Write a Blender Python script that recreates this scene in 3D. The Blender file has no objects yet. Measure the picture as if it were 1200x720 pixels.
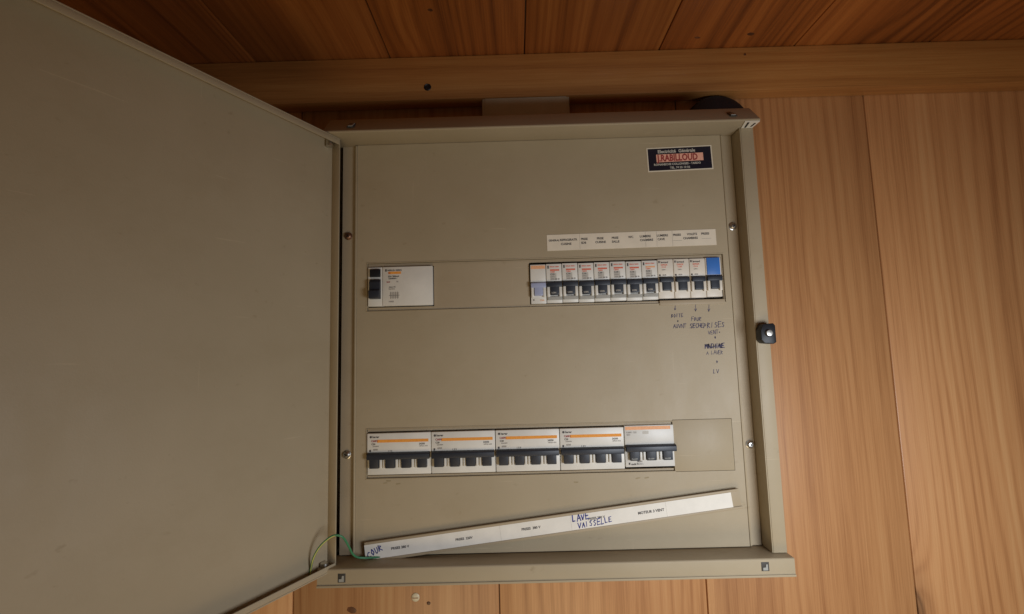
import bpy, bmesh, math, random
from mathutils import Vector, Matrix

random.seed(7)
SC = bpy.context.scene
COL = SC.collection
MM = 0.001

# ------------------------------------------------------------------ camera
# wall = XZ plane, X right, Z up, Y into the wall; cover plate of the cabinet at Y = 0
cam_d = bpy.data.cameras.new('camera')
cam = bpy.data.objects.new('camera', cam_d)
COL.objects.link(cam)
cam_d.sensor_width = 36.0
cam_d.lens = 550.46 / 1200.0 * 36.0
cam_d.clip_start = 0.01
cam_d.clip_end = 100.0
cam.matrix_world = (Matrix.Translation((0, -0.537, 0))
                    @ Matrix.Rotation(0.005159, 4, 'Z')
                    @ Matrix.Rotation(math.pi / 2 + 0.099524, 4, 'X')
                    @ Matrix.Rotation(-0.026698, 4, 'Z'))
SC.camera = cam

# ------------------------------------------------------------------ light
world = bpy.data.worlds.new('World')
SC.world = world
world.use_nodes = True
bg = world.node_tree.nodes['Background']
bg.inputs['Color'].default_value = (1.0, 0.74, 0.42, 1)
bg.inputs['Strength'].default_value = 0.05

# daylight from an opening low on the right, in front of the wall
def area_light(name, loc, target, sx, sy, power, colour):
    d = bpy.data.lights.new(name, 'AREA')
    d.shape = 'RECTANGLE'
    d.size, d.size_y = sx, sy
    d.energy = power
    d.color = colour
    o = bpy.data.objects.new(name, d)
    COL.objects.link(o)
    o.location = loc
    o.rotation_euler = (Vector(target) - Vector(loc)).to_track_quat('-Z', 'Y').to_euler()
    return o

area_light('window_light', (0.38, -0.50, -0.15), (0.26, 0.05, -0.42), 0.24, 0.24, 2.85, (0.88, 0.93, 1.0))
# added warm fill low in front of the wall, stands in for floor bounce
area_light('bounce_fill', (-0.05, -0.95, -0.95), (0.0, 0.05, -0.05), 0.7, 0.5, 3.4, (1.0, 0.75, 0.42))

SC.view_settings.view_transform = 'Standard'
SC.view_settings.look = 'None'
SC.view_settings.exposure = 0.0
SC.view_settings.gamma = 1.0
SC.view_settings.use_curve_mapping = False
SC.cycles.max_bounces = 8
SC.cycles.diffuse_bounces = 5


# ------------------------------------------------------------------ materials
class N:
    """small node-tree helper"""
    def __init__(s, name):
        s.m = bpy.data.materials.new(name)
        s.m.use_nodes = True
        s.t = s.m.node_tree
        s.b = s.t.nodes['Principled BSDF']

    def n(s, typ, **kw):
        o = s.t.nodes.new(typ)
        for k, v in kw.items():
            setattr(o, k, v)
        return o

    def l(s, a, b):
        s.t.links.new(a, b)

    def noise(s, vec, scale, detail=3.0, rough=0.55, dist=0.0):
        o = s.n('ShaderNodeTexNoise')
        o.inputs['Scale'].default_value = scale
        o.inputs['Detail'].default_value = detail
        o.inputs['Roughness'].default_value = rough
        o.inputs['Distortion'].default_value = dist
        s.l(vec, o.inputs['Vector'])
        return o.outputs['Fac']

    def ramp(s, fac, stops):
        o = s.n('ShaderNodeValToRGB')
        cr = o.color_ramp
        while len(cr.elements) > 1:
            cr.elements.remove(cr.elements[-1])
        cr.elements[0].position = stops[0][0]
        cr.elements[0].color = (*stops[0][1], 1)
        for p, c in stops[1:]:
            e = cr.elements.new(p)
            e.color = (*c, 1)
        s.l(fac, o.inputs['Fac'])
        return o.outputs['Color']

    def mix(s, fac, a, b, mode='MIX'):
        o = s.n('ShaderNodeMix', data_type='RGBA', blend_type=mode)
        for sock, v in ((o.inputs['Factor'], fac), (o.inputs['A'], a), (o.inputs['B'], b)):
            if hasattr(v, 'is_linked'):
                s.l(v, sock)
            elif isinstance(v, tuple):
                sock.default_value = (*v, 1)
            else:
                sock.default_value = v
        # RGBA sockets sit at fixed places
        return o.outputs['Result']

    def math(s, op, a, b=0.0):
        o = s.n('ShaderNodeMath', operation=op)
        for i, v in enumerate((a, b)):
            if hasattr(v, 'is_linked'):
                s.l(v, o.inputs[i])
            else:
                o.inputs[i].default_value = v
        return o.outputs[0]

    def coords(s, scale=(1, 1, 1), rnd=True):
        tc = s.n('ShaderNodeTexCoord')
        v = tc.outputs['Object']
        if rnd:
            oi = s.n('ShaderNodeObjectInfo')
            va = s.n('ShaderNodeVectorMath', operation='SCALE')
            va.inputs[0].default_value = (7.3, 5.1, 9.7)
            s.l(oi.outputs['Random'], va.inputs['Scale'])
            ad = s.n('ShaderNodeVectorMath', operation='ADD')
            s.l(v, ad.inputs[0])
            s.l(va.outputs[0], ad.inputs[1])
            v = ad.outputs[0]
        mp = s.n('ShaderNodeVectorMath', operation='MULTIPLY')
        s.l(v, mp.inputs[0])
        mp.inputs[1].default_value = scale
        return mp.outputs[0]

    def bump(s, h, strength, dist):
        o = s.n('ShaderNodeBump')
        o.inputs['Strength'].default_value = strength
        o.inputs['Distance'].default_value = dist
        s.l(h, o.inputs['Height'])
        s.l(o.outputs['Normal'], s.b.inputs['Normal'])

    def set(s, **kw):
        for k, v in kw.items():
            k = k.replace('_', ' ')
            if hasattr(v, 'is_linked'):
                s.l(v, s.b.inputs[k])
            else:
                s.b.inputs[k].default_value = (*v, 1) if isinstance(v, tuple) and len(v) == 3 else v
        return s.m


def wood(name, light, mid, dark, axis, rough=0.45, knots=True, contrast=1.0):
    """varnished softwood, fibres along the given axis"""
    m = N(name)
    a = 'XYZ'.index(axis)
    sc = lambda across, along: tuple(along if i == a else across for i in range(3))
    def comp(vec, i):
        sp = m.n('ShaderNodeSeparateXYZ')
        m.l(vec, sp.inputs[0])
        return sp.outputs[i]
    across = {'X': 2, 'Y': 0, 'Z': 0}[axis]
    pos = m.coords((1, 1, 1))
    # knots push the growth rings aside
    vo = m.n('ShaderNodeTexVoronoi')
    vo.inputs['Scale'].default_value = 1.0
    vo.inputs['Randomness'].default_value = 0.9
    m.l(m.coords(sc(5.2, 2.1)), vo.inputs['Vector'])
    kd = vo.outputs['Distance']
    near = m.math('POWER', 2.718, m.math('MULTIPLY', m.math('MULTIPLY', kd, kd), -55.0))
    warp = m.noise(m.coords(sc(6.5, 0.55)), 1.0, 2, 0.5)
    wide = m.noise(m.coords(sc(30, 0.6)), 1.0, 3, 0.6, 0.25)
    ph = m.math('ADD', m.math('MULTIPLY', comp(pos, across), 430.0), m.math('MULTIPLY', warp, 75.0))
    ph = m.math('ADD', ph, m.math('MULTIPLY', near, 24.0))
    ring = m.math('ADD', m.math('MULTIPLY', m.math('SINE', ph), 0.5), 0.5)
    ring = m.math('POWER', ring, 2.2)
    patch = m.noise(m.coords(sc(11, 1.3)), 1.0, 2)
    fibre = m.noise(m.coords(sc(600, 9)), 1.0, 4, 0.65)
    f = m.math('ADD', m.math('MULTIPLY', m.math('MULTIPLY', m.math('SUBTRACT', 0.3, ring), m.math('ADD', m.math('MULTIPLY', patch, 1.3), -0.30)), 0.30 * contrast), m.math('MULTIPLY', m.math('SUBTRACT', wide, 0.5), 0.62 * contrast))
    f = m.math('ADD', f, m.math('MULTIPLY', m.math('SUBTRACT', fibre, 0.5), 0.52))
    f = m.math('ADD', f, m.math('MULTIPLY', m.math('SUBTRACT', warp, 0.5), 0.40 * contrast))
    f = m.math('ADD', f, 0.5)
    c = m.ramp(f, [(0.24, dark), (0.50, mid), (0.74, light)])
    # board to board shift of tone
    oi = m.n('ShaderNodeObjectInfo')
    tone = m.math('ADD', m.math('MULTIPLY', oi.outputs['Random'], 0.42), 0.78)
    hs = m.n('ShaderNodeHueSaturation')
    m.l(tone, hs.inputs['Value'])
    m.l(c, hs.inputs['Color'])
    c = hs.outputs['Color']
    if knots:
        d = m.math('ADD', kd, m.math('MULTIPLY', m.math('SUBTRACT', fibre, 0.5), 0.03))
        k = m.ramp(d, [(0.026, (1, 1, 1)), (0.046, (0.6, 0.6, 0.6)), (0.058, (0.85, 0.85, 0.85)), (0.075, (0.28, 0.28, 0.28)), (0.17, (0, 0, 0))])
        c = m.mix(k, c, tuple(x * 0.32 for x in dark))
    m.bump(f, 0.12, 0.0010)
    rg = m.math('ADD', m.math('MULTIPLY', fibre, 0.25), rough - 0.1)
    return m.set(Base_Color=c, Roughness=rg, Coat_Weight=0.35, Coat_Roughness=0.22)


def paint(name, base, rough=0.50, dirt=0.45, spec=0.35):
    m = N(name)
    v = m.coords((1, 1, 1), rnd=False)
    big = m.noise(v, 5.0, 4, 0.6)
    sm = m.noise(m.coords((30, 30, 12), rnd=False), 1.0, 4, 0.65)
    c = m.mix(m.ramp(big, [(0.35, (0, 0, 0)), (0.75, (1, 1, 1))]), base, tuple(x * y for x, y in zip(base, (0.88, 0.87, 0.84))))
    spots = m.ramp(m.noise(m.coords((70, 70, 110), rnd=False), 1.0, 3, 0.6), [(0.68, (0, 0, 0)), (0.80, (1, 1, 1))])
    hand = m.ramp(m.noise(m.coords((9, 9, 13), rnd=False), 1.0, 6, 0.72), [(0.50, (0, 0, 0)), (0.72, (1, 1, 1))])
    c = m.mix(m.math('MULTIPLY', hand, 0.30), c, tuple(x * y for x, y in zip(base, (0.80, 0.76, 0.68))))
    sp = m.math('MULTIPLY', spots, dirt)
    c = m.mix(sp, c, tuple(x * y for x, y in zip(base, (0.62, 0.56, 0.46))))
    # hairline scratches and handling smears
    sc1 = m.ramp(m.noise(m.coords((14, 14, 420), rnd=False), 1.0, 2, 0.5), [(0.735, (0, 0, 0)), (0.76, (1, 1, 1))])
    sc2 = m.ramp(m.noise(m.coords((500, 500, 10), rnd=False), 1.0, 2, 0.5), [(0.75, (0, 0, 0)), (0.775, (1, 1, 1))])
    c = m.mix(m.math('MULTIPLY', m.math('ADD', sc1, sc2), 0.24), c, tuple(min(1, x * 1.45) for x in base))
    h = m.math('ADD', m.math('MULTIPLY', m.noise(v, 620.0, 2), 0.00012), m.math('MULTIPLY', m.noise(v, 7.0, 2), 0.0016))
    bp = m.n('ShaderNodeBump')
    bp.inputs['Strength'].default_value = 0.55
    bp.inputs['Distance'].default_value = 1.0
    m.l(h, bp.inputs['Height'])
    m.l(bp.outputs['Normal'], m.b.inputs['Normal'])
    r = m.math('ADD', m.math('MULTIPLY', sm, 0.30), rough - 0.15)
    return m.set(Base_Color=c, Roughness=r, Specular_IOR_Level=spec)


def plastic(name, base, rough=0.4, spec=0.45, var=0.10):
    m = N(name)
    v = m.coords((1, 1, 1))
    n = m.noise(v, 60.0, 4, 0.6)
    c = m.mix(m.ramp(n, [(0.3, (0, 0, 0)), (0.75, (1, 1, 1))]), base, tuple(x * (1 - var) for x in base))
    m.bump(m.noise(v, 1500.0, 2), 0.08, 0.0002)
    return m.set(Base_Color=c, Roughness=rough, Specular_IOR_Level=spec)


def metal(name, base, rough=0.3):
    m = N(name)
    n = m.noise(m.coords((1, 1, 1)), 400.0, 3)
    return m.set(Base_Color=base, Metallic=1.0, Roughness=m.math('ADD', m.math('MULTIPLY', n, 0.3), rough - 0.1))


def ink(name, base):
    m = N(name)
    n = m.noise(m.coords((1, 1, 1)), 700.0, 2)
    c = m.mix(n, base, tuple(min(1, x * 1.8 + 0.02) for x in base))
    return m.set(Base_Color=c, Roughness=0.7)


M = dict(
    ceil=wood('ceiling_wood', (0.56, 0.198, 0.044), (0.39, 0.120, 0.024), (0.18, 0.049, 0.011), 'Y', contrast=1.15),
    beam=wood('beam_wood', (0.64, 0.32, 0.100), (0.50, 0.215, 0.058), (0.30, 0.110, 0.028), 'X', knots=False, contrast=0.8),
    wall=wood('wall_wood', (0.74, 0.41, 0.180), (0.63, 0.31, 0.125), (0.41, 0.175, 0.064), 'Z', contrast=1.1),
    paint=paint('beige_paint', (0.437, 0.360, 0.243)),
    paint_dark=paint('beige_paint_border', (0.41, 0.332, 0.226)),
    insert=paint('beige_plastic', (0.435, 0.352, 0.238)),
    trunk=plastic('trunking_plastic', (0.56, 0.49, 0.35), 0.45),
    white=plastic('white_plastic', (0.80, 0.77, 0.70), 0.38),
    white_warm=plastic('cream_plastic', (0.80, 0.73, 0.62), 0.38),
    off_white=plastic('off_white_plastic', (0.70, 0.68, 0.63), 0.38),
    grey=plastic('grey_plastic', (0.36, 0.36, 0.33), 0.5),
    pale_grey=plastic('pale_grey_print', (0.56, 0.53, 0.47), 0.6),
    toggle=plastic('dark_toggle', (0.024, 0.029, 0.041), 0.42, 0.5),
    black=plastic('black_plastic', (0.010, 0.011, 0.015), 0.45),
    lavender=plastic('pale_blue_toggle', (0.40, 0.44, 0.62), 0.3),
    blue=plastic('blue_flag', (0.05, 0.19, 0.58), 0.4),
    orange=ink('orange_print', (0.72, 0.24, 0.03)),
    salmon=ink('salmon_print', (0.68, 0.30, 0.15)),
    red=ink('red_print', (0.50, 0.11, 0.06)),
    redband=ink('red_band', (0.72, 0.30, 0.22)),
    darkred=ink('dark_red_print', (0.22, 0.022, 0.02)),
    black_ink=ink('black_print', (0.04, 0.035, 0.035)),
    grey_ink=ink('grey_print', (0.20, 0.18, 0.16)),
    pen=ink('blue_pen', (0.035, 0.045, 0.20)),
    pencil=ink('marker_ink', (0.055, 0.050, 0.095)),
    paper=plastic('paper', (0.86, 0.82, 0.74), 0.75, 0.2),
    paper_warm=plastic('aged_paper', (0.80, 0.71, 0.57), 0.75, 0.2),
    navy=plastic('sticker_navy', (0.014, 0.014, 0.026), 0.35),
    steel=metal('steel', (0.62, 0.60, 0.56), 0.28),
    rust=metal('rusty_steel', (0.30, 0.17, 0.11), 0.45),
    brass=plastic('cream_screw', (0.80, 0.70, 0.48), 0.3),
    green=plastic('green_sheath', (0.06, 0.24, 0.11), 0.35),
    yellow=plastic('yellow_sheath', (0.55, 0.52, 0.14), 0.35),
    corner=plastic('bare_corner', (0.80, 0.76, 0.66), 0.35),
    smear=ink('grime_smear', (0.22, 0.17, 0.09)),
    slot=plastic('slot_shadow', (0.055, 0.048, 0.04), 0.6),
    knot=wood('knot_wood', (0.20, 0.075, 0.028), (0.10, 0.035, 0.014), (0.045, 0.016, 0.008), 'Z', knots=False),
    dark=plastic('cabinet_inside', (0.05, 0.045, 0.038), 0.7),
)


# ------------------------------------------------------------------ geometry helpers (millimetres in, metres out)
def link(name, me, parent=None, mat=None, loc=None):
    o = bpy.data.objects.new(name, me)
    COL.objects.link(o)
    if parent is not None:
        o.parent = parent
    if loc is not None:
        o.location = loc
    if mat is not None and me is not None:
        for mm in (mat if isinstance(mat, (list, tuple)) else [mat]):
            me.materials.append(M[mm] if isinstance(mm, str) else mm)
    return o


def origin(o):
    v = Vector((0, 0, 0))
    while o is not None:
        v += o.location
        o = o.parent
    return v


def mesh_from(bm, name, org, smooth=None):
    bm.transform(Matrix.Translation(-org))
    if smooth:
        for f in bm.faces:
            f.smooth = True
    me = bpy.data.meshes.new(name)
    bm.to_mesh(me)
    bm.free()
    if smooth:
        me.set_sharp_from_angle(angle=math.radians(smooth))
    return me


def add_box(bm, x0, x1, y0, y1, z0, z1):
    r = bmesh.ops.create_cube(bm, size=1.0)
    for v in r['verts']:
        v.co = Vector(((x0 + x1) / 2 + v.co.x * (x1 - x0), (y0 + y1) / 2 + v.co.y * (y1 - y0), (z0 + z1) / 2 + v.co.z * (z1 - z0))) * MM
    return r['verts']


def box(name, x0, x1, y0, y1, z0, z1, mat, parent=None, bev=0.0, segs=2, xf=None):
    bm = bmesh.new()
    add_box(bm, x0, x1, y0, y1, z0, z1)
    if bev:
        bmesh.ops.bevel(bm, geom=bm.edges[:], offset=bev * MM, segments=segs, affect='EDGES', profile=0.5)
    if xf is not None:
        bm.transform(xf)
    me = mesh_from(bm, name, origin(parent), 30 if bev else None)
    return link(name, me, parent, mat)


def prism(name, pts, axis, a0, a1, mat, parent=None, bev=0.0, xf=None):
    """extrude a closed outline along an axis: 'X' takes (y,z) points, 'Y' takes (x,z), 'Z' takes (x,y)"""
    bm = bmesh.new()
    def mk(p, a):
        return {'X': (a, p[0], p[1]), 'Y': (p[0], a, p[1]), 'Z': (p[0], p[1], a)}[axis]
    v0 = [bm.verts.new(Vector(mk(p, a0)) * MM) for p in pts]
    v1 = [bm.verts.new(Vector(mk(p, a1)) * MM) for p in pts]
    bm.faces.new(v0)
    bm.faces.new(v1[::-1])
    k = len(pts)
    for i in range(k):
        bm.faces.new((v0[(i + 1) % k], v0[i], v1[i], v1[(i + 1) % k]))
    bmesh.ops.recalc_face_normals(bm, faces=bm.faces[:])
    if bev:
        bmesh.ops.bevel(bm, geom=bm.edges[:], offset=bev * MM, segments=2, affect='EDGES', profile=0.5)
    if xf is not None:
        bm.transform(xf)
    return link(name, mesh_from(bm, name, origin(parent), 35), parent, mat)


def lathe(name, prof, cx, cz, mat, parent=None, seg=28, xf=None):
    """turn (radius, y) points round the Y axis through (cx, cz)"""
    bm = bmesh.new()
    rings = []
    for r, y in prof:
        if r < 1e-6:
            rings.append([bm.verts.new(Vector((cx, y, cz)) * MM)])
        else:
            rings.append([bm.verts.new(Vector((cx + r * math.cos(t * 2 * math.pi / seg), y, cz + r * math.sin(t * 2 * math.pi / seg))) * MM) for t in range(seg)])
    for a, b in zip(rings, rings[1:]):
        for i in range(seg):
            j = (i + 1) % seg
            if len(a) == 1 and len(b) == 1:
                continue
            if len(a) == 1:
                bm.faces.new((a[0], b[j], b[i]))
            elif len(b) == 1:
                bm.faces.new((a[i], a[j], b[0]))
            else:
                bm.faces.new((a[i], a[j], b[j], b[i]))
    bmesh.ops.recalc_face_normals(bm, faces=bm.faces[:])
    if xf is not None:
        bm.transform(xf)
    return link(name, mesh_from(bm, name, origin(parent), 35), parent, mat)


def holed_plate(name, x0, x1, z0, z1, holes, y0, y1, mat, parent, bev=0.0):
    """flat plate with rectangular cut-outs, outer and hole edges rounded"""
    xs = sorted({x0, x1, *[h[0] for h in holes], *[h[1] for h in holes]})
    zs = sorted({z0, z1, *[h[2] for h in holes], *[h[3] for h in holes]})
    bm = bmesh.new()
    vs = {}
    def V(x, z):
        if (x, z) not in vs:
            vs[(x, z)] = bm.verts.new(Vector((x, y0, z)) * MM)
        return vs[(x, z)]
    for a, b in zip(xs, xs[1:]):
        for c, d in zip(zs, zs[1:]):
            mx, mz = (a + b) / 2, (c + d) / 2
            if any(h[0] < mx < h[1] and h[2] < mz < h[3] for h in holes):
                continue
            bm.faces.new((V(a, c), V(b, c), V(b, d), V(a, d)))
    front = bm.faces[:]
    r = bmesh.ops.extrude_face_region(bm, geom=front)
    nv = [g for g in r['geom'] if isinstance(g, bmesh.types.BMVert)]
    bmesh.ops.translate(bm, verts=nv, vec=(0, (y1 - y0) * MM, 0))
    bmesh.ops.recalc_face_normals(bm, faces=bm.faces[:])
    if bev:
        ed = [e for e in bm.edges if len(e.link_faces) == 2 and e.calc_face_angle() > 0.5
              and all(abs(v.co.y - y0 * MM) < 1e-7 for v in e.verts)]
        bmesh.ops.bevel(bm, geom=ed, offset=bev * MM, segments=3, affect='EDGES', profile=0.5)
    return link(name, mesh_from(bm, name, origin(parent), 35), parent, mat)


def tube(name, pts, rad, mat, parent=None, seg=12, stripe=None, sub=8):
    """round cable through points (Catmull-Rom)"""
    P = [Vector(p) for p in pts]
    P = [2 * P[0] - P[1]] + P + [2 * P[-1] - P[-2]]
    path = []
    for i in range(1, len(P) - 2):
        for k in range(sub):
            t = k / sub
            a, b, c, d = P[i - 1], P[i], P[i + 1], P[i + 2]
            path.append(0.5 * ((2 * b) + (c - a) * t + (2 * a - 5 * b + 4 * c - d) * t * t + (3 * b - a - 3 * c + d) * t ** 3))
    path.append(P[-2])
    bm = bmesh.new()
    up = Vector((0, -1, 0.01)).normalized()
    rings = []
    for i, p in enumerate(path):
        tg = (path[min(i + 1, len(path) - 1)] - path[max(i - 1, 0)]).normalized()
        s = tg.cross(up).normalized()
        up = s.cross(tg).normalized()
        rings.append([bm.verts.new((p + rad * (math.cos(q * 2 * math.pi / seg) * up + math.sin(q * 2 * math.pi / seg) * s)) * MM) for q in range(seg)])
    for i, (a, b) in enumerate(zip(rings, rings[1:])):
        for q in range(seg):
            f = bm.faces.new((a[q], a[(q + 1) % seg], b[(q + 1) % seg], b[q]))
            f.smooth = True
            if stripe and stripe(q, i):
                f.material_index = 1
    bm.faces.new(rings[0][::-1])
    bm.faces.new(rings[-1])
    bmesh.ops.recalc_face_normals(bm, faces=bm.faces[:])
    return link(name, mesh_from(bm, name, origin(parent)), parent, mat)


_txt = {}
def text_mesh(s, size, sx=1.0, bold=0.035):
    """flat printed letters in the XZ plane (mm), left-bottom at the origin"""
    key = (s, size, sx, bold)
    if key not in _txt:
        cu = bpy.data.curves.new('lettering', 'FONT')
        cu.body = s
        cu.size = size * MM
        cu.resolution_u = 2
        cu.offset = bold * size * MM
        ob = bpy.data.objects.new('lettering', cu)
        COL.objects.link(ob)
        bpy.context.view_layer.update()
        me = bpy.data.meshes.new_from_object(ob.evaluated_get(bpy.context.evaluated_depsgraph_get()))
        bpy.data.objects.remove(ob)
        bpy.data.curves.remove(cu)
        for v in me.vertices:
            v.co = (v.co.x * sx, 0.0, v.co.y)
        me.name = 'lettering'
        _txt[key] = me
    return _txt[key]


def text(s, x, y, z, size, mat, parent, sx=1.0, rot=0.0, name='lettering'):
    me = text_mesh(s, size, sx).copy()
    R = Matrix.Translation(Vector((x, y, z)) * MM - origin(parent)) @ Matrix.Rotation(-rot, 4, 'Y')
    me.transform(R)
    return link(name, me, parent, mat)


STROKES = {
    'A': [[(0, 0), (.45, 1), (.9, 0)], [(.2, .4), (.75, .42)]], 'B': [[(0, 0), (.05, 1), (.6, .85), (.1, .55), (.7, .3), (0, 0)]],
    'C': [[(.8, .85), (.4, 1), (.05, .5), (.3, .02), (.8, .15)]], 'E': [[(.75, 1), (.05, .95), (0, 0), (.75, .03)], [(.03, .5), (.6, .52)]],
    'F': [[(.8, 1), (.05, .95), (0, 0)], [(.03, .5), (.6, .52)]], 'H': [[(0, 0), (.05, 1)], [(.7, 0), (.72, 1)], [(.03, .5), (.7, .5)]],
    'I': [[(.2, 0), (.25, 1)]], 'L': [[(.05, 1), (0, 0), (.65, .05)]], 'M': [[(0, 0), (.1, 1), (.45, .4), (.8, 1), (.9, 0)]],
    'N': [[(0, 0), (.05, 1), (.7, 0), (.75, 1)]], 'O': [[(.4, 1), (.05, .55), (.35, 0), (.75, .45), (.4, 1)]],
    'P': [[(0, 0), (.05, 1), (.7, .85), (.6, .5), (.05, .45)]], 'R': [[(0, 0), (.05, 1), (.7, .8), (.05, .5), (.75, 0)]],
    'S': [[(.7, .9), (.3, 1), (.1, .7), (.65, .35), (.4, 0), (0, .12)]], 'T': [[(.4, 0), (.42, 1)], [(0, .97), (.85, 1)]],
    'U': [[(.03, 1), (.1, .15), (.4, 0), (.7, .25), (.72, 1)]], 'V': [[(0, 1), (.4, 0), (.8, 1)]], 'X': [[(0, 0), (.7, 1)], [(0, 1), (.7, 0)]],
    '+': [[(.35, .2), (.35, .8)], [(.1, .5), (.6, .5)]], 'v': [[(.4, 1.2), (.4, 0)], [(.1, .45), (.4, 0), (.72, .45)]],
    '.': [[(.3, .2), (.42, .4), (.3, .5), (.25, .3)]], '-': [[(0, .5), (.8, .52)]],
}


def handwriting(s, x, y, z, h, mat, parent, w=0.5, adv=0.78, rot=0.0, seed=1, slant=0.15):
    """pen strokes as flat ribbons in the XZ plane"""
    rg = random.Random(seed)
    bm = bmesh.new()
    cx = 0.0
    for ch in s:
        if ch in STROKES:
            k = h * rg.uniform(0.88, 1.12)
            dz = h * rg.uniform(-0.08, 0.08)
            for st in STROKES[ch]:
                p = [Vector((cx + (q[0] + q[1] * slant) * k * 0.7 + rg.uniform(-.05, .05) * h, 0, q[1] * k + dz + rg.uniform(-.05, .05) * h)) for q in st]
                for a, b in zip(p, p[1:]):
                    t = (b - a)
                    if t.length < 1e-6:
                        continue
                    t.normalize()
                    nrm = Vector((-t.z, 0, t.x)) * (w / 2 * rg.uniform(0.75, 1.2))
                    e = t * w * 0.3
                    bm.faces.new([bm.verts.new(q * MM) for q in (a - e - nrm, b + e - nrm, b + e + nrm, a - e + nrm)])
        cx += h * adv
    bm.transform(Matrix.Translation(Vector((x, y, z)) * MM) @ Matrix.Rotation(-rot, 4, 'Y'))
    return link('handwriting', mesh_from(bm, 'handwriting', origin(parent)), parent, mat)


def thing(name, label, cat, loc=(0, 0, 0), group=None):
    o = link(name, None, None, None, Vector(loc) * MM)
    o.empty_display_size = 0.02
    return tag(o, label, cat, group)


def tag(o, label, cat, group=None):
    o['label'] = label
    o['category'] = cat
    if group:
        o['group'] = group
    return o


# ------------------------------------------------------------------ the setting
YW = 90.0          # face of the plank wall
YB = 66.0          # face of the beam
ZC = 407.0         # underside of the ceiling boards
XL, XR = -1133.0, 1259.0

wall = link('wall', None)
wall['kind'] = 'structure'
edges = [-29.0 + 262.0 * k for k in range(-5, 6)]
for a, b in zip(edges, edges[1:]):
    box('plank', a + 0.5, b - 0.5, YW, YW + 18, -1200, ZC + 40, 'wall', wall, bev=1.9)

def knot(x, y, z, r, flat, parent, axis, ang=0.3):
    """slightly raised dark knot in a board"""
    bm = bmesh.new()
    k = 14
    c = bm.verts.new((0, -0.5 * MM, 0))
    rim = [bm.verts.new((r * MM * math.cos(i * 2 * math.pi / k) * random.uniform(.88, 1.1), 0.1 * MM, r * flat * MM * math.sin(i * 2 * math.pi / k) * random.uniform(.88, 1.1))) for i in range(k)]
    for i in range(k):
        bm.faces.new((c, rim[(i + 1) % k], rim[i]))
    rot = Matrix.Rotation(ang, 4, 'Y')
    if axis == 'Z':
        rot = Matrix.Rotation(math.pi / 2, 4, 'X') @ rot
    bm.transform(Matrix.Translation(Vector((x, y, z)) * MM) @ rot)
    bmesh.ops.recalc_face_normals(bm, faces=bm.faces[:])
    return link('knot', mesh_from(bm, 'knot', origin(parent), 60), parent, 'knot')


for x, z, r, fl in ((-216, -316.5, 6.5, 0.62), (-118.5, -310.5, 2.6, 0.9)):
    knot(x, YW - 0.1, z, r, fl, wall, 'Y')

ceiling = link('ceiling', None)
ceiling['kind'] = 'structure'
edges = [22.9 + 184.0 * k for k in range(-6, 8)]
for a, b in zip(edges, edges[1:]):
    box('plank', a + 0.4, b - 0.4, -1500, YB + 20, ZC, ZC + 19, 'ceil', ceiling, bev=2.2)

for x, y, r, fl in ((22, -66, 5.5, .7), (98, -48, 6, .7), (-60, -55, 5, .8), (318, 40, 5, .6), (250, 44, 4, .5), (-90, -20, 3, .8)):
    knot(x, y, ZC - 0.1, r, fl, ceiling, 'Z')

beam = tag(box('wooden_beam', XL, XR, YB, YW - 0.3, 345, ZC - 0.4, 'beam', None, bev=1.5),
           'reddish brown wooden beam running along the wall just under the ceiling boards', 'beam')
lathe('bolt_hole', [(0, YB - 0.4), (3.0, YB - 0.4), (4.2, YB - 1.3), (4.9, YB - 0.6), (4.9, YB + 2)], -109.5, 362.5, 'black', beam)
lathe('nail_head', [(0, YB - 0.7), (1.4, YB - 0.6), (1.9, YB + 0.4)], 322, 396, 'rust', beam, seg=14)

# ------------------------------------------------------------------ trunking, round box, wall screw
t = thing('cable_trunking', 'beige cable trunking rising from behind the cabinet to the beam', 'trunking', (22, 74, 262))
prism('channel', [(-36.4, 70.2), (-35, 68.8), (80.5, 68.8), (81.9, 70.2), (81.9, YW - 0.4), (-36.4, YW - 0.4)], 'Z', 262, 344.6, 'trunk', t)
prism('cover', [(-32.5, 67.6), (-31.5, 67.0), (77, 67.0), (78, 67.6), (78, 68.7), (-32.5, 68.7)], 'Z', 262, 344.4, 'trunk', t)

t = thing('junction_box', 'black round box on the wall peeping over the cabinet top corner', 'junction box', (283, YW, 300))
lathe('housing', [(44, YW - 0.3), (44, YW - 15), (42.5, YW - 18), (36, YW - 20.5), (0, YW - 21.5)], 283, 299, 'black', t, seg=48)
lathe('rim', [(45.5, YW - 0.4), (45.5, YW - 4), (44.2, YW - 5)], 283, 299, 'black', t, seg=48)

t = thing('wall_screw', 'pale cream screw head in the wooden wall below the cabinet', 'screw', (-135, YW, -303))
lathe('head', [(5.2, YW - 0.2), (5.0, YW - 1.0), (3.6, YW - 2.0), (1.2, YW - 2.2), (0, YW - 2.0)], -135, -303, 'brass', t)
box('slot', -138.6, -131.4, YW - 2.45, YW - 2.0, -303.5, -302.5, 'rust', t)

# ------------------------------------------------------------------ the cabinet
cab = thing('electrical_cabinet', 'beige sheet metal electrical cabinet with its door swung open to the left', 'cabinet', (36, YW, -232))
YT, YR, YBo = -36.0, -20.0, -32.0
CZT = 277.5
CX0, CX1, CZ0, CZ1 = -209.0, 279.0, -232.5, 266.0
# box sides and back
box('back', CX0 + 1, CX1 - 1, YW - 1.8, YW - 0.4, CZ0 + 1, CZ1 - 1, 'dark', cab)
box('side_wall', CX1 - 1.6, CX1 - 0.2, YR + 1.2, YW - 2, CZ0 + 2, 250.6, 'paint', cab)
box('side_wall', CX0 + 0.2, CX0 + 1.6, -14, YW - 2, CZ0 + 2, CZ1 - 2, 'paint', cab)
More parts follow.
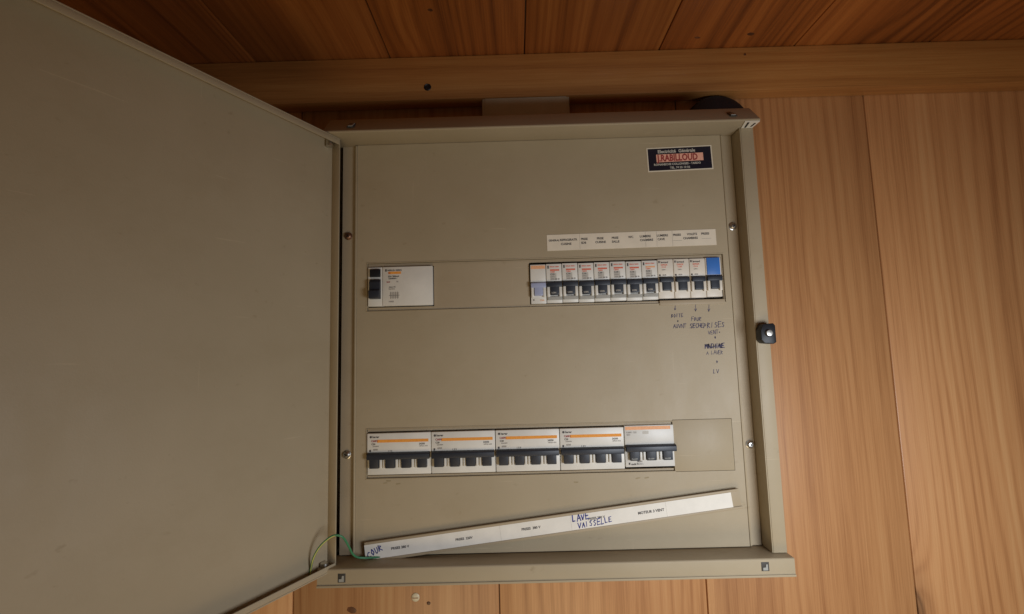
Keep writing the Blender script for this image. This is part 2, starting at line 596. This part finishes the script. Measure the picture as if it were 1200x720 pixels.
# top: hood with turned-down front
o = prism('top_rim', [(YT, 251.5), (YT, 253.2), (-15.0, 276.6), (-13.5, CZT), (YW - 2, CZT), (YW - 2, CZT - 1.4), (2.5, CZT - 1.4), (2.5, 251.0), (YT + 1, 251.0)], 'X', CX0, CX1, 'paint', cab, bev=0.4)
# bottom: tray with front face
o = prism('bottom_rim', [(YBo, -216), (YBo, -231.5), (YBo + 1, CZ0), (YW - 2, CZ0), (YW - 2, CZ0 + 1.4), (2.5, CZ0 + 1.4), (2.5, -215), (YBo + 1, -215)], 'X', CX0 - 1, CX1, 'paint', cab, bev=0.4)
box('hem', CX0 - 1, CX1, YBo - 1.3, YBo - 0.1, -232.8, -230.6, 'paint', cab, bev=0.4)
# right rim with inner return
box('right_rim', 264.5, 278.6, YR, YR + 1.3, -214.6, 250.6, 'paint', cab, bev=0.4)
box('rim_return', 263.1, 264.4, YR, 60, -214.4, 250.4, 'paint', cab, bev=0.4)
# left rim behind the hinge
box('left_rim', CX0 + 0.2, -199.4, -13.6, -12.4, -214.4, 250.4, 'paint', cab, bev=0.3)
# clip slots of the rim
for (x, z, y, tilt) in ((-179.5, 264.6, -26.3, -0.84), (252.0, 264.6, -26.3, -0.84), (-184.5, -223.8, YBo, 0.0), (248.5, -222.6, YBo, 0.0)):
    xf = Matrix.Translation(Vector((x, y, z)) * MM) @ Matrix.Rotation(tilt, 4, 'X')
    k = 2.0 if tilt else 1.0
    s = box('rim_slot', -4.0, 4.0, -0.2, 0.6, -4.4 * k, 4.4 * k, 'slot', cab, bev=0.2, xf=xf)
    prism('clip', [(-2.6, -3.4 * k), (2.4, -3.4 * k), (2.4, 2.4 * k), (0.6, 2.4 * k), (0.2, -0.6 * k), (-2.6, -0.8 * k)], 'Y', -0.9, -0.22, 'grey', s, xf=xf)
# bare mitred corner at the top right
c = prism('corner_tab', [(265, YR - 0.4), (277.6, YR - 0.4), (278.6, YT + 0.4), (262, YT + 0.4)], 'Z', 250.0, 250.9, 'corner', cab)
prism('notch', [(267.6, YR - 2), (269.6, YR - 2), (267.8, YT + 2), (265.6, YT + 2)], 'Z', 249.6, 249.95, 'black', c)
prism('notch', [(273.4, YR - 4), (275.0, YR - 4), (276.0, YT + 4), (274.2, YT + 4)], 'Z', 249.6, 249.95, 'black', c)
# lock keep on the right rim
k = prism('lock_keep', [(263.2, 18), (266, 24.5), (277, 25.5), (279, 23), (279, 5), (276, 3.2), (266.5, 4.2), (263.2, 8)], 'Y', YR - 12, YR - 0.2, 'black', cab, bev=0.8)
lathe('pin', [(0, YR - 15.5), (3.2, YR - 15), (4.2, YR - 12.2), (4.2, YR - 11.5)], 271.0, 15, 'steel', k, seg=20)

# cover plate: border sheet + raised field, cut-outs for the two rows
ROW1 = (-168.5, 241.0, 53.0, 108.2)
ROW2 = (-168.6, 171.8, -132.8, -79.6)
BLANK = (172.2, 238.0, -134.0, -77.6)
HOLE_A = (-168.0, -92.0, 57.0, 104.0)
HOLE_B = (18.2, 239.6, 55.8, 104.6)
HOLE_C = (-168.2, 173.0, -130.2, -82.6)
plate = holed_plate('cover_plate', -180.5, 248.0, -214.2, 250.6, [ROW1, ROW2, BLANK], -3.0, -0.4, 'paint', cab)
for x0, x1, z0, z1 in (ROW1, ROW2):
    for b in ((x0 - 1.2, x1 + 1.2, z1, z1 + 1.2), (x0 - 1.2, x1 + 1.2, z0 - 1.2, z0), (x0 - 1.2, x0, z0 + 0.05, z1 - 0.05), (x1, x1 + 1.2, z0 + 0.05, z1 - 0.05)):
        box('cutout_edge', b[0], b[1], -3.5, -2.2, b[2], b[3], 'paint', plate, bev=0.45)
holed_plate('border_sheet', -199.0, 262.6, -214.4, 250.8, [HOLE_A, HOLE_B, HOLE_C], 0.4, 2.0, 'paint_dark', plate)
holed_plate('row_insert', ROW1[0] + 0.3, ROW1[1] - 0.3, ROW1[2] + 0.3, ROW1[3] - 0.3, [HOLE_A, HOLE_B], -1.6, 0.3, 'insert', plate, bev=0.4)
holed_plate('row_insert', ROW2[0] + 0.3, ROW2[1], ROW2[2] + 0.3, ROW2[3] - 0.3, [(HOLE_C[0], ROW2[1] - 0.0001, HOLE_C[2], HOLE_C[3])], -1.4, 0.3, 'insert', plate, bev=0.3)
box('blanking_plate', BLANK[0] + 0.35, BLANK[1] - 0.35, -3.2, 0.3, BLANK[2] + 0.35, BLANK[3] - 0.35, 'paint', plate, bev=0.4)
box('ledge', 165.5, 240.0, -4.4, -1.7, 50.4, 56.0, 'insert', plate, bev=0.7)
# folded edges of the raised field
box('edge_fold', -183.2, -180.7, -4.0, 0.3, -214.0, 250.4, 'paint', plate, bev=1.0)
box('edge_fold', 248.2, 250.6, -3.8, 0.3, -214.0, 250.4, 'paint', plate, bev=1.0)
for (x, z, mt) in ((-191.8, 142.0, 'rust'), (-191.4, -107.0, 'steel'), (256.6, 141.0, 'steel'), (257.6, -107.0, 'steel')):
    s = lathe('screw', [(4.6, 0.5), (4.6, -0.3), (3.9, -0.6), (3.6, -2.2), (2.4, -3.3), (0, -3.6)], x, z, mt, plate, seg=24)
    for ang in (0.6, 0.6 + math.pi / 2):
        xf = Matrix.Translation(Vector((x, 0, z)) * MM) @ Matrix.Rotation(ang, 4, 'Y')
        box('slot', -2.0, 2.0, -3.75, -3.0, -0.35, 0.35, 'black', s, xf=xf)
# marker notes on the plate under the upper row
YH = -3.12
for args in (('v', 181.5, 44.6, 4.4, .6), ('BOITE', 178.0, 36.6, 4.0, .6), ('.', 184.0, 30.5, 4.0, .9), ('AUVNT', 179.6, 24.0, 4.2, .6),
             ('v', 204.0, 42.3, 6.0, .6), ('FOUR', 200.5, 31.8, 4.2, .6), ('SECHE', 198.4, 24.0, 4.6, .75), ('v', 219.0, 42.3, 6.0, .55),
             ('PRISES', 214.0, 23.6, 5.8, .65), ('VENT.', 218.5, 16.2, 4.2, .55), ('+', 225.0, 10.4, 3.6, .8),
             ('MACHINE', 213.6, 0.4, 4.6, .8), ('MNHIAE', 214.4, 0.2, 4.8, .6), ('-------', 213.6, 0.2, 4.4, .6), ('A LAVER', 215.0, -6.6, 3.9, .5),
             ('+', 225.0, -16.8, 4.0, .8), ('LV', 221.6, -28.0, 4.8, .55)):
    handwriting(args[0], args[1], YH - (0.02 if args[0][0] in '-N' else 0), args[2], args[3], 'pencil', plate, w=args[4] * 1.1, rot=0.02, seed=int(args[1] * 7 + args[2]), adv=0.70)

for x, z, n in ((-150, -142, '-'), (-136, -143.5, '-'), (-147, -139.5, '-'), (128, -144, '-'), (138, -142.5, '-'), (196, 48.6, '-'), (60, -146, '-')):
    handwriting(n, x, YH, z, 7.5, 'smear', plate, w=1.1, seed=int(x) + 400)

# door, seen from inside: skin and turned-in edges
door = link('door', None, cab, None)
door.location = Vector((-204.6, -16.4, 18.0)) * MM - origin(cab)
DIR = Vector((-0.47, -0.8827, 0)); NRM = Vector((0.8827, -0.47, 0))
def door_xf():
    return Matrix(((DIR.x, NRM.x, 0, -204.6 * MM), (DIR.y, NRM.y, 0, -16.4 * MM), (0, 0, 1, 0), (0, 0, 0, 1)))
DL = 476.0; DZ0, DZ1 = -219.5, 250.5
DX = door_xf()
box('skin', 0, DL, -1.2, 0, DZ0, DZ1, 'paint', door, xf=DX)
box('top_edge', 0, DL, 0.1, 12.0, DZ1 - 1.4, DZ1, 'paint', door, bev=0.4, xf=DX)
box('bottom_edge', 0, DL, 0.1, 12.0, DZ0, DZ0 + 1.4, 'paint', door, bev=0.4, xf=DX)
box('top_hem', 0, DL, 10.8, 12.0, DZ1 - 7.4, DZ1 - 1.5, 'paint', door, bev=0.4, xf=DX)
box('bottom_hem', 0, DL, 10.8, 12.0, DZ0 + 1.5, DZ0 + 7.0, 'paint', door, bev=0.4, xf=DX)
box('hinge_edge', 0, 1.3, 0.1, 12.0, DZ0 + 1.5, DZ1 - 1.5, 'paint', door, bev=0.4, xf=DX)
p = prism('hinge_pin', [(9 + 4 * math.cos(a * math.pi / 8), 5.0 + 4 * math.sin(a * math.pi / 8)) for a in range(16)], 'Z', DZ1 - 11, DZ1 - 1.6, 'steel', door, xf=DX)
prism('hinge_pin', [(9 + 4 * math.cos(a * math.pi / 8), 5.0 + 4 * math.sin(a * math.pi / 8)) for a in range(16)], 'Z', DZ0 + 1.6, DZ0 + 9, 'steel', door, xf=DX)

# earth wire from the door to the tray
tube('earth_wire', [(-216.4, -36.0, -223.2), (-213.9, -38.0, -212.4), (-209.8, -42.0, -200.1), (-203.1, -44.0, -188.8), (-194.6, -44.0, -180.8), (-187.2, -43.0, -177.6), (-180.5, -40.0, -181.0), (-177.2, -32.0, -193.3), (-176.3, -24.0, -203.3), (-172.7, -16.0, -210.5), (-160.9, -10.0, -213.4), (-148.0, -7.0, -213.4), (-140.2, -5.0, -213.4)],
     1.1, ['green', 'yellow'], cab, stripe=lambda q, i: (q in (0, 1) and i < 40) or (q in (5, 6)))


# ------------------------------------------------------------------ breakers
def lever_profile(out, z0, z1):
    return [(-2.0, z0), (-out * 0.75, z0 - 0.6), (-out, z0 - 2.0), (-out * 0.97, z1 + 0.5), (-out * 0.92, z1), (-2.0, z1)]


def at(pts, z):
    return [(p[0], p[1] + z) for p in pts]


def single_breaker(x, ztop, label, style, mark='C10', w=17.6):
    """one-module device: face, toggle, print"""
    t = thing('circuit_breaker', label, 'breaker', (x + w / 2, 0, ztop - 45), 'devices in the upper row')
    bm_ = 'white_warm' if style == 'new' or style == 'blue' else 'white'
    X0, X1 = x, x + w
    box('upper_face', X0, X1, -5.0, 20, ztop - 20.0, ztop, bm_, t, bev=0.5)
    box('lower_face', X0, X1, -3.6, 20, ztop - 45, ztop - 20.1, bm_, t, bev=0.5)
    box('cheek', X0 + 0.5, X0 + 3.6, -6.4, -3.7, ztop - 38, ztop - 26, bm_, t, bev=0.5)
    box('cheek', X1 - 3.6, X1 - 0.5, -6.4, -3.7, ztop - 38, ztop - 26, bm_, t, bev=0.5)
    tm = 'toggle'
    if style == 'first':
        tm = 'lavender'
    g = link('toggle', None, t)
    g.location = Vector((0, 0, 20)) * MM
    full = 0.3 if style != 'new' else 1.4
    prism('bar', at(lever_profile(8.2, -20.0, -27.0), ztop), 'X', X0 + full, X1 - full, tm, g, bev=0.4)
    prism('lever', [(-3.0, ztop - 21.5), (-7.6, ztop - 21.5), (-7.8, ztop - 24), (-7.9, ztop - 35.5), (-7.4, ztop - 36.2), (-3.0, ztop - 36.2)], 'X', X0 + 4.0, X1 - 4.0, tm, g, bev=0.5)
    YF = -5.12
    if style == 'old':
        text('I.ON', X0 + 5.2, -8.15, ztop - 34.6, 2.5, 'pale_grey', g, sx=1.0)
        box('logo', X0 + 1.5, X0 + 3.1, YF - 0.05, -4.9, ztop - 5.4, ztop - 2.0, 'black_ink', t)
        text('MERLIN GERIN', X0 + 4.0, YF, ztop - 4.0, 1.9, 'red', t, sx=0.85)
        box('colour_band', X0 + 4.4, X0 + 15.0, YF - 0.02, -4.9, ztop - 8.2, ztop - 6.4, 'red' if int(x) % 3 else 'salmon', t)
        text('C60N', X0 + 4.4, YF - 0.06, ztop - 10.2, 2.2, 'red', t)
        box('print_block', X0 + 4.2, X0 + 11.5, YF + 0.05, -4.9, ztop - 19.0, ztop - 10.9, 'pale_grey', t)
        text(mark, X0 + 4.6, YF, ztop - 13.0, 2.8, 'black_ink', t)
        text('24 33', X0 + 10.0, YF, ztop - 18.4, 2.2, 'black_ink', t)
        text('230V~', X0 + 4.6, YF, ztop - 15.6, 2.0, 'grey_ink', t)
        text('6000', X0 + 5.0, YF, ztop - 18.2, 2.0, 'grey_ink', t)
        box('label_holder', X0 + 0.6, X1 - 0.4, -5.2, -3.5, ztop - 41.8, ztop - 37.6, 'grey', t, bev=0.3)
        for q in range(3):
            box('rib', X0 + 1.2, X1 - 1.0, -5.5, -5.15, ztop - 41.4 + q * 1.35, ztop - 40.8 + q * 1.35, 'pale_grey', t)
    elif style == 'new':
        box('logo', X0 + 1.0, X0 + 2.6, YF - 0.05, -4.9, ztop - 4.2, ztop - 1.8, 'black_ink', t)
        text('legrand', X0 + 3.6, YF, ztop - 4.4, 3.0, 'black_ink', t, sx=0.95)
        text('DNX', X0 + 3.6, YF, ztop - 7.4, 2.8, 'red', t, sx=1.2)
        text(mark, X0 + 4.4, YF, ztop - 9.8, 2.2, 'red', t, sx=1.3)
        text('230V~', X0 + 4.4, YF, ztop - 12.8, 1.9, 'grey_ink', t)
        box('spot', X0 + 1.0, X0 + 2.8, YF - 0.05, -4.9, ztop - 19.4, ztop - 17.4, 'black_ink', t)
        text('4500', X0 + 4.8, YF, ztop - 19.0, 2.2, 'grey_ink', t)
    elif style == 'blue':
        box('flag', X0 + 1.0, X1 - 1.6, -6.0, -5.05, ztop - 19.8, ztop - 0.2, 'blue', t, bev=0.3)
    else:
        box('colour_band', X0 + 0.8, X1 - 0.6, YF - 0.02, -4.9, ztop - 5.0, ztop - 1.2, 'salmon', t)
        box('spot', X0 + 2.2, X0 + 4.0, -3.85, -3.5, ztop - 41.6, ztop - 39.8, 'grey_ink', t)
        text('C2A', X0 + 10.2, -3.75, ztop - 42.0, 2.6, 'salmon', t)
    return t


ORD = ['first', 'second', 'third', 'fourth', 'fifth', 'sixth', 'seventh']
X1R = 19.3
PITCH = 18.25
single_breaker(X1R, 101.2, 'narrow white breaker with pale blue toggle and orange top, left end of upper row', 'first')
for i in range(7):
    lab = f'{ORD[i]} of the seven red printed breakers with grey label holders in upper row'
    single_breaker(X1R + PITCH * (i + 1), 101.6 + 0.1 * i + [0, .25, -.2, .1, .3, -.15, .2][i], lab, 'old', ['C10', 'C16', 'C16', 'C20', 'C10', 'C16', 'C10'][i])
for i in range(3):
    lab = ['cream breaker without label holder next to the seven red printed ones',
           'middle cream breaker of three without label holder in upper row',
           'cream breaker without label holder just left of the blue flagged one'][i]
    single_breaker(X1R + PITCH * (i + 8), 103.3, lab, 'new', ['C16', 'C20', 'C16'][i])
single_breaker(X1R + PITCH * 11, 103.8, 'cream breaker with a bright blue upper face, right end of upper row', 'blue')

# residual current device at the left of the upper row
t = thing('residual_current_device', 'wide white switch device alone at the left of the upper row', 'switch', (-130, 0, 58))
zt = 103.2
box('toggle_column', -167.0, -150.6, -5.0, 20, 58.2, zt, 'white', t, bev=0.5)
box('face', -150.2, -93.0, -5.6, 20, 58.2, zt, 'white', t, bev=0.6)
box('test_button', -164.6, -152.4, -7.6, -5.1, zt - 11.6, zt - 2.4, 'black', t, bev=0.7)
g = prism('toggle', [(-4.9, zt - 14), (-8, zt - 14.6), (-10.6, zt - 18), (-10.0, zt - 26), (-13.4, zt - 28), (-12.6, zt - 36.5), (-4.9, zt - 37)], 'X', -164.4, -152.2, 'toggle', t, bev=0.6)
YF = -5.72
box('logo', -147.2, -145.4, -5.8, -5.5, zt - 5.4, zt - 2.8, 'black_ink', t)
text('MERLIN GERIN', -144.6, YF, zt - 4.9, 2.5, 'black_ink', t)
box('colour_band', -143.6, -129.0, -5.74, -5.5, zt - 8.4, zt - 5.6, 'orange', t)
text('ID', -143.6, YF - 0.06, zt - 8.2, 2.6, 'darkred', t)
for i, (s, x, z, sz, mt) in enumerate((('25A 300mA', -144, 12.0, 2.6, 'black_ink'), ('230/400V~', -143.4, 14.4, 2.2, 'black_ink'), ('test', -145.6, 18.2, 2.6, 'darkred'),
                                       ('N', -134.2, 18.2, 2.6, 'grey_ink'), ('classe AC', -143.0, 24.0, 2.0, 'black_ink'), ('bipolaire', -143.2, 26.2, 2.0, 'grey_ink'),
                                       ('16902', -143.4, 41.0, 2.4, 'grey_ink'))):
    text(s, x, YF, zt - z, sz, mt, t)
# wiring diagram print
dg = box('diagram', -141.5, -131.5, -5.7, -5.5, zt - 36.5, zt - 29.5, 'pale_grey', t)
for q in range(4):
    box('line', -141 + q * 2.6, -140.4 + q * 2.6, -5.85, -5.71, zt - 37.0, zt - 29.0, 'grey_ink', dg)
box('line', -142.6, -130.8, -5.85, -5.71, zt - 33.4, zt - 32.8, 'grey_ink', dg)


def multi_breaker(x, ztop, poles, w, label, style):
    t = thing('multipole_breaker', label, 'breaker', (x + w / 2, 0, ztop - 45), 'wide breakers in the lower row')
    X0, X1 = x, x + w
    bmt = 'white' if style == 'four' else 'off_white'
    box('upper_face', X0, X1, -5.0, 20, ztop - 20.6, ztop, bmt, t, bev=0.5)
    box('lower_face', X0, X1, -3.6, 20, ztop - 45, ztop - 20.7, bmt, t, bev=0.5)
    p = w / poles
    g = link('toggle', None, t)
    g.location = Vector((0, 0, 20)) * MM
    prism('bar', at(lever_profile(9.4, -20.4, -28.0), ztop), 'X', X0 + 0.5, X1 + (1.2 if style == 'three' else -1.2), 'toggle', g, bev=0.4)
    for i in range(poles):
        cx = X0 + p * (i + 0.5) + (-0.4 if style != 'three' else 0.6)
        prism('lever', [(-3.0, ztop - 22), (-8.6, ztop - 22), (-9.0, ztop - 25), (-8.6, ztop - 36.8), (-8.0, ztop - 37.4), (-3.0, ztop - 37.4)], 'X', cx - 5.1, cx + 5.1, 'toggle', g, bev=0.5)
        if style == 'three':
            text('O-OFF', cx - 3.8, -8.95, ztop - 36.0, 2.0, 'grey', g, sx=1.1)
    for i in range(poles - 1):
        cx = X0 + p * (i + 1) + (-0.4 if style != 'three' else 0.6)
        for q in (-1, 1):
            box('cheek', cx + q * 1.9 - 1.2, cx + q * 1.9 + 1.2, -6.6, -3.7, ztop - 37.6, ztop - 28.2, bmt, t, bev=0.4)
    YF = -5.12
    if style == 'four':
        lathe('logo', [(0, YF - 0.1), (1.3, YF - 0.1), (1.3, -4.9)], X0 + 4.0, ztop - 3.8, 'black_ink', t, seg=12)
        text('hager', X0 + 5.8, YF, ztop - 4.8, 3.2, 'black_ink', t, sx=1.05)
        box('colour_band', X0 + 11.0, X1 - 2.5, YF - 0.02, -4.9, ztop - 10.0, ztop - 6.8, 'orange', t)
        text('C60N', X0 + 4.4, YF - 0.04, ztop - 9.2, 3.0, 'darkred', t, sx=1.0)
        text('C20', X0 + 4.6, YF, ztop - 12.4, 2.6, 'black_ink', t)
        text('230/400V', X0 + 6.0, YF, ztop - 14.6, 1.8, 'grey_ink', t)
        text('24350', X1 - 13.0, YF, ztop - 13.0, 2.6, 'black_ink', t)
        text('NFC61-410', X1 - 12.6, YF, ztop - 15.2, 1.9, 'grey_ink', t)
        box('spot', X0 + 2.4, X0 + 4.2, YF - 0.05, -4.9, ztop - 20.0, ztop - 17.6, 'black_ink', t)
        text('6000', X0 + 6.6, YF, ztop - 18.4, 2.6, 'grey_ink', t)
        text('1 3 5', X0 + 23.0, YF, ztop - 20.0, 2.4, 'black_ink', t)
    else:
        box('colour_band', X0 + 0.8, X1 - 3.5, YF - 0.02, -4.9, ztop - 4.6, ztop - 1.0, 'salmon', t)
        text('C60N  C32', X0 + 1.8, YF, ztop - 8.2, 2.4, 'grey_ink', t)
        text('400V', X0 + 2.0, YF, ztop - 10.6, 2.0, 'grey_ink', t)
        box('window', X0 + 20.0, X0 + 26.5, YF - 0.05, -4.9, ztop - 9.4, ztop - 6.2, 'pale_grey', t)
        box('spot', X0 + 3.4, X0 + 5.0, -3.85, -3.5, ztop - 42.4, ztop - 40.2, 'black_ink', t)
        text('multi 9', X0 + 6.0, -3.75, ztop - 42.8, 2.8, 'black_ink', t)
        text('24351', X0 + 12.6, -3.75, ztop - 39.8, 2.4, 'black_ink', t)
        text('415V~', X0 + 13.6, -3.75, ztop - 42.6, 2.2, 'grey_ink', t)
    return t


labs = ['four pole white breaker with orange stripe, leftmost in the lower row',
        'four pole white breaker with orange stripe, second from left in lower row',
        'four pole white breaker with orange stripe, third from left in lower row',
        'four pole white breaker with orange stripe, next to the three pole one']
for i in range(4):
    multi_breaker(-167.3 + 71.25 * i, -84.0, 4, 70.5, labs[i], 'four')
multi_breaker(118.0, -82.6, 3, 54.2, 'three pole white breaker with orange top edge at right of the lower row', 'three')

# ------------------------------------------------------------------ labels stuck on the plate
s = thing('label_strip', 'cream paper label strip with two lines of print above the upper row', 'label', (137, -3, 127))
xf = Matrix.Translation(Vector((137.3, 0, 127.4)) * MM) @ Matrix.Rotation(-0.008, 4, 'Y')
box('paper', -97.7, 97.7, -3.5, -3.05, -9.4, 9.4, 'paper_warm', s, bev=0.08, segs=1, xf=xf)
for x in (77.6, 153.6, 166.5, 184.6):
    box('divider', x - 0.12, x + 0.12, -3.56, -3.45, 118.5 + (x - 137) * .008, 136.6 + (x - 137) * .008, 'grey_ink', s)
for (a, x, z, sz) in (('GENERAL', 41.6, 128.2, 2.6), ('REFRIGERATR', 54.6, 128.4, 2.9), ('CUISINE', 55.6, 123.6, 3.0),
                      ('PRISE', 79.0, 128.8, 3.0), ('SDB', 79.0, 124.4, 3.0), ('PRISE', 97.4, 129.0, 3.0), ('CUISINE', 95.4, 124.6, 3.0),
                      ('PRISE', 114.6, 129.2, 3.0), ('SALLE', 114.6, 124.8, 3.0), ('WC', 133.8, 129.6, 3.0),
                      ('LUMIERE', 147.0, 130.0, 3.0), ('CHAMBRE', 147.0, 125.6, 3.0), ('LUMIERE', 166.8, 130.4, 3.0), ('CAVE', 167.4, 126.0, 3.0),
                      ('PRISES', 185.4, 130.6, 3.0), ('VOLETS', 201.6, 131.0, 3.0), ('PRISES', 218.0, 131.2, 3.0), ('CHAMBRES', 197.0, 126.4, 3.0)):
    text(a, x, -3.6, z, sz * 1.18, 'black_ink', s, sx=0.95, rot=0.008)
box('underline', 185.2, 195.6, -3.56, -3.45, 125.0, 125.3, 'grey_ink', s)
box('underline', 218.5, 229.5, -3.56, -3.45, 126.6, 126.9, 'grey_ink', s)

s = thing('sticker', 'black installer sticker with white border and red name band', 'sticker', (199, -3, 223))
ROT = 0.022
xf = Matrix.Translation(Vector((199.1, 0, 223.2)) * MM) @ Matrix.Rotation(-ROT, 4, 'Y')
box('paper', -38.3, 38.3, -3.35, -3.05, -14.6, 14.6, 'paper_warm', s, xf=xf)
box('field', -37.0, 37.0, -3.5, -3.36, -13.3, 13.3, 'navy', s, xf=xf)
box('name_band', -27.5, 27.5, -3.62, -3.51, -3.4, 6.0, 'redband', s, xf=xf)
def st(a, x, z, sz, mt, sx=1.0):
    text(a, 199.1 + x - z * ROT, -3.72, 223.2 + z + x * ROT, sz, mt, s, sx=sx, rot=ROT)
st('Electricité  Générale', -25.5, 7.6, 5.4, 'pale_grey', 0.98)
st('J.RABILLOUD', -26.3, -2.3, 11.0, 'darkred', 0.74)
st('ROMANECHE COLLONGES - TARDO', -31.0, -7.4, 3.4, 'pale_grey', 0.98)
st('TEL. 74 25 10 06', -12.5, -11.8, 3.4, 'pale_grey')

# fallen label holder leaning on the tray
s = thing('label_holder', 'long slanting label holder with white paper strip resting on the cabinet tray', 'label holder', (30, -4, -205))
ANG = math.atan2(45.2, 394.7)
LX = Matrix.Translation(Vector((31.0, -2.8, -186.0)) * MM) @ Matrix.Rotation(-ANG, 4, 'Y')
box('rail', -200.0, 209.6, -5.0, -3.3, -10.6, 10.4, 'insert', s, bev=0.3, xf=LX)
box('lip', -200.0, 207.6, -6.5, -5.1, 7.9, 10.6, 'insert', s, bev=0.6, xf=LX)
box('lip', -200.0, 210.4, -6.3, -5.1, -10.8, -7.9, 'insert', s, bev=0.6, xf=LX)
box('paper_strip', -200.4, 200.0, -6.0, -5.1, -7.8, 7.8, 'paper', s, xf=LX)
def lt(a, x, z, sz, mt='black_ink', sx=1.0):
    p = LX @ (Vector((x, -6.1, z)) * MM) / MM
    text(a, p.x, p.y, p.z, sz, mt, s, sx=sx, rot=ANG)
lt('PRISES 380 V', -172.0, -0.8, 3.6)
lt('PRISES  220V', -102.0, -1.2, 3.4)
lt('PRISES  380 V', -30.0, -0.6, 3.6)
lt('PRISES 380 V', 42.5, 0.4, 3.4)
lt('MOTEUR 3 VENT', 97.0, -1.2, 3.8)
for x in (-53.0, 24.0, 128.0):
    box('divider', x - 0.12, x + 0.12, -6.1, -5.95, -7.6, 7.6, 'pale_grey', s, xf=LX)
def lh(a, x, z, h, r=0.0, seed=1, w=0.6):
    p = LX @ (Vector((x, -6.15, z)) * MM) / MM
    handwriting(a, p.x, p.y, p.z, h, 'pen', s, w=w, rot=ANG + r, seed=seed)
lh('COUR', -197.0, -6.0, 5.8, 0.36, 3, 1.0)
lh('LAVE', 26.0, 0.8, 6.2, 0.1, 5, 1.1)
lh('VAISSELLE', 31.0, -6.4, 5.4, 0.05, 9, 0.95)
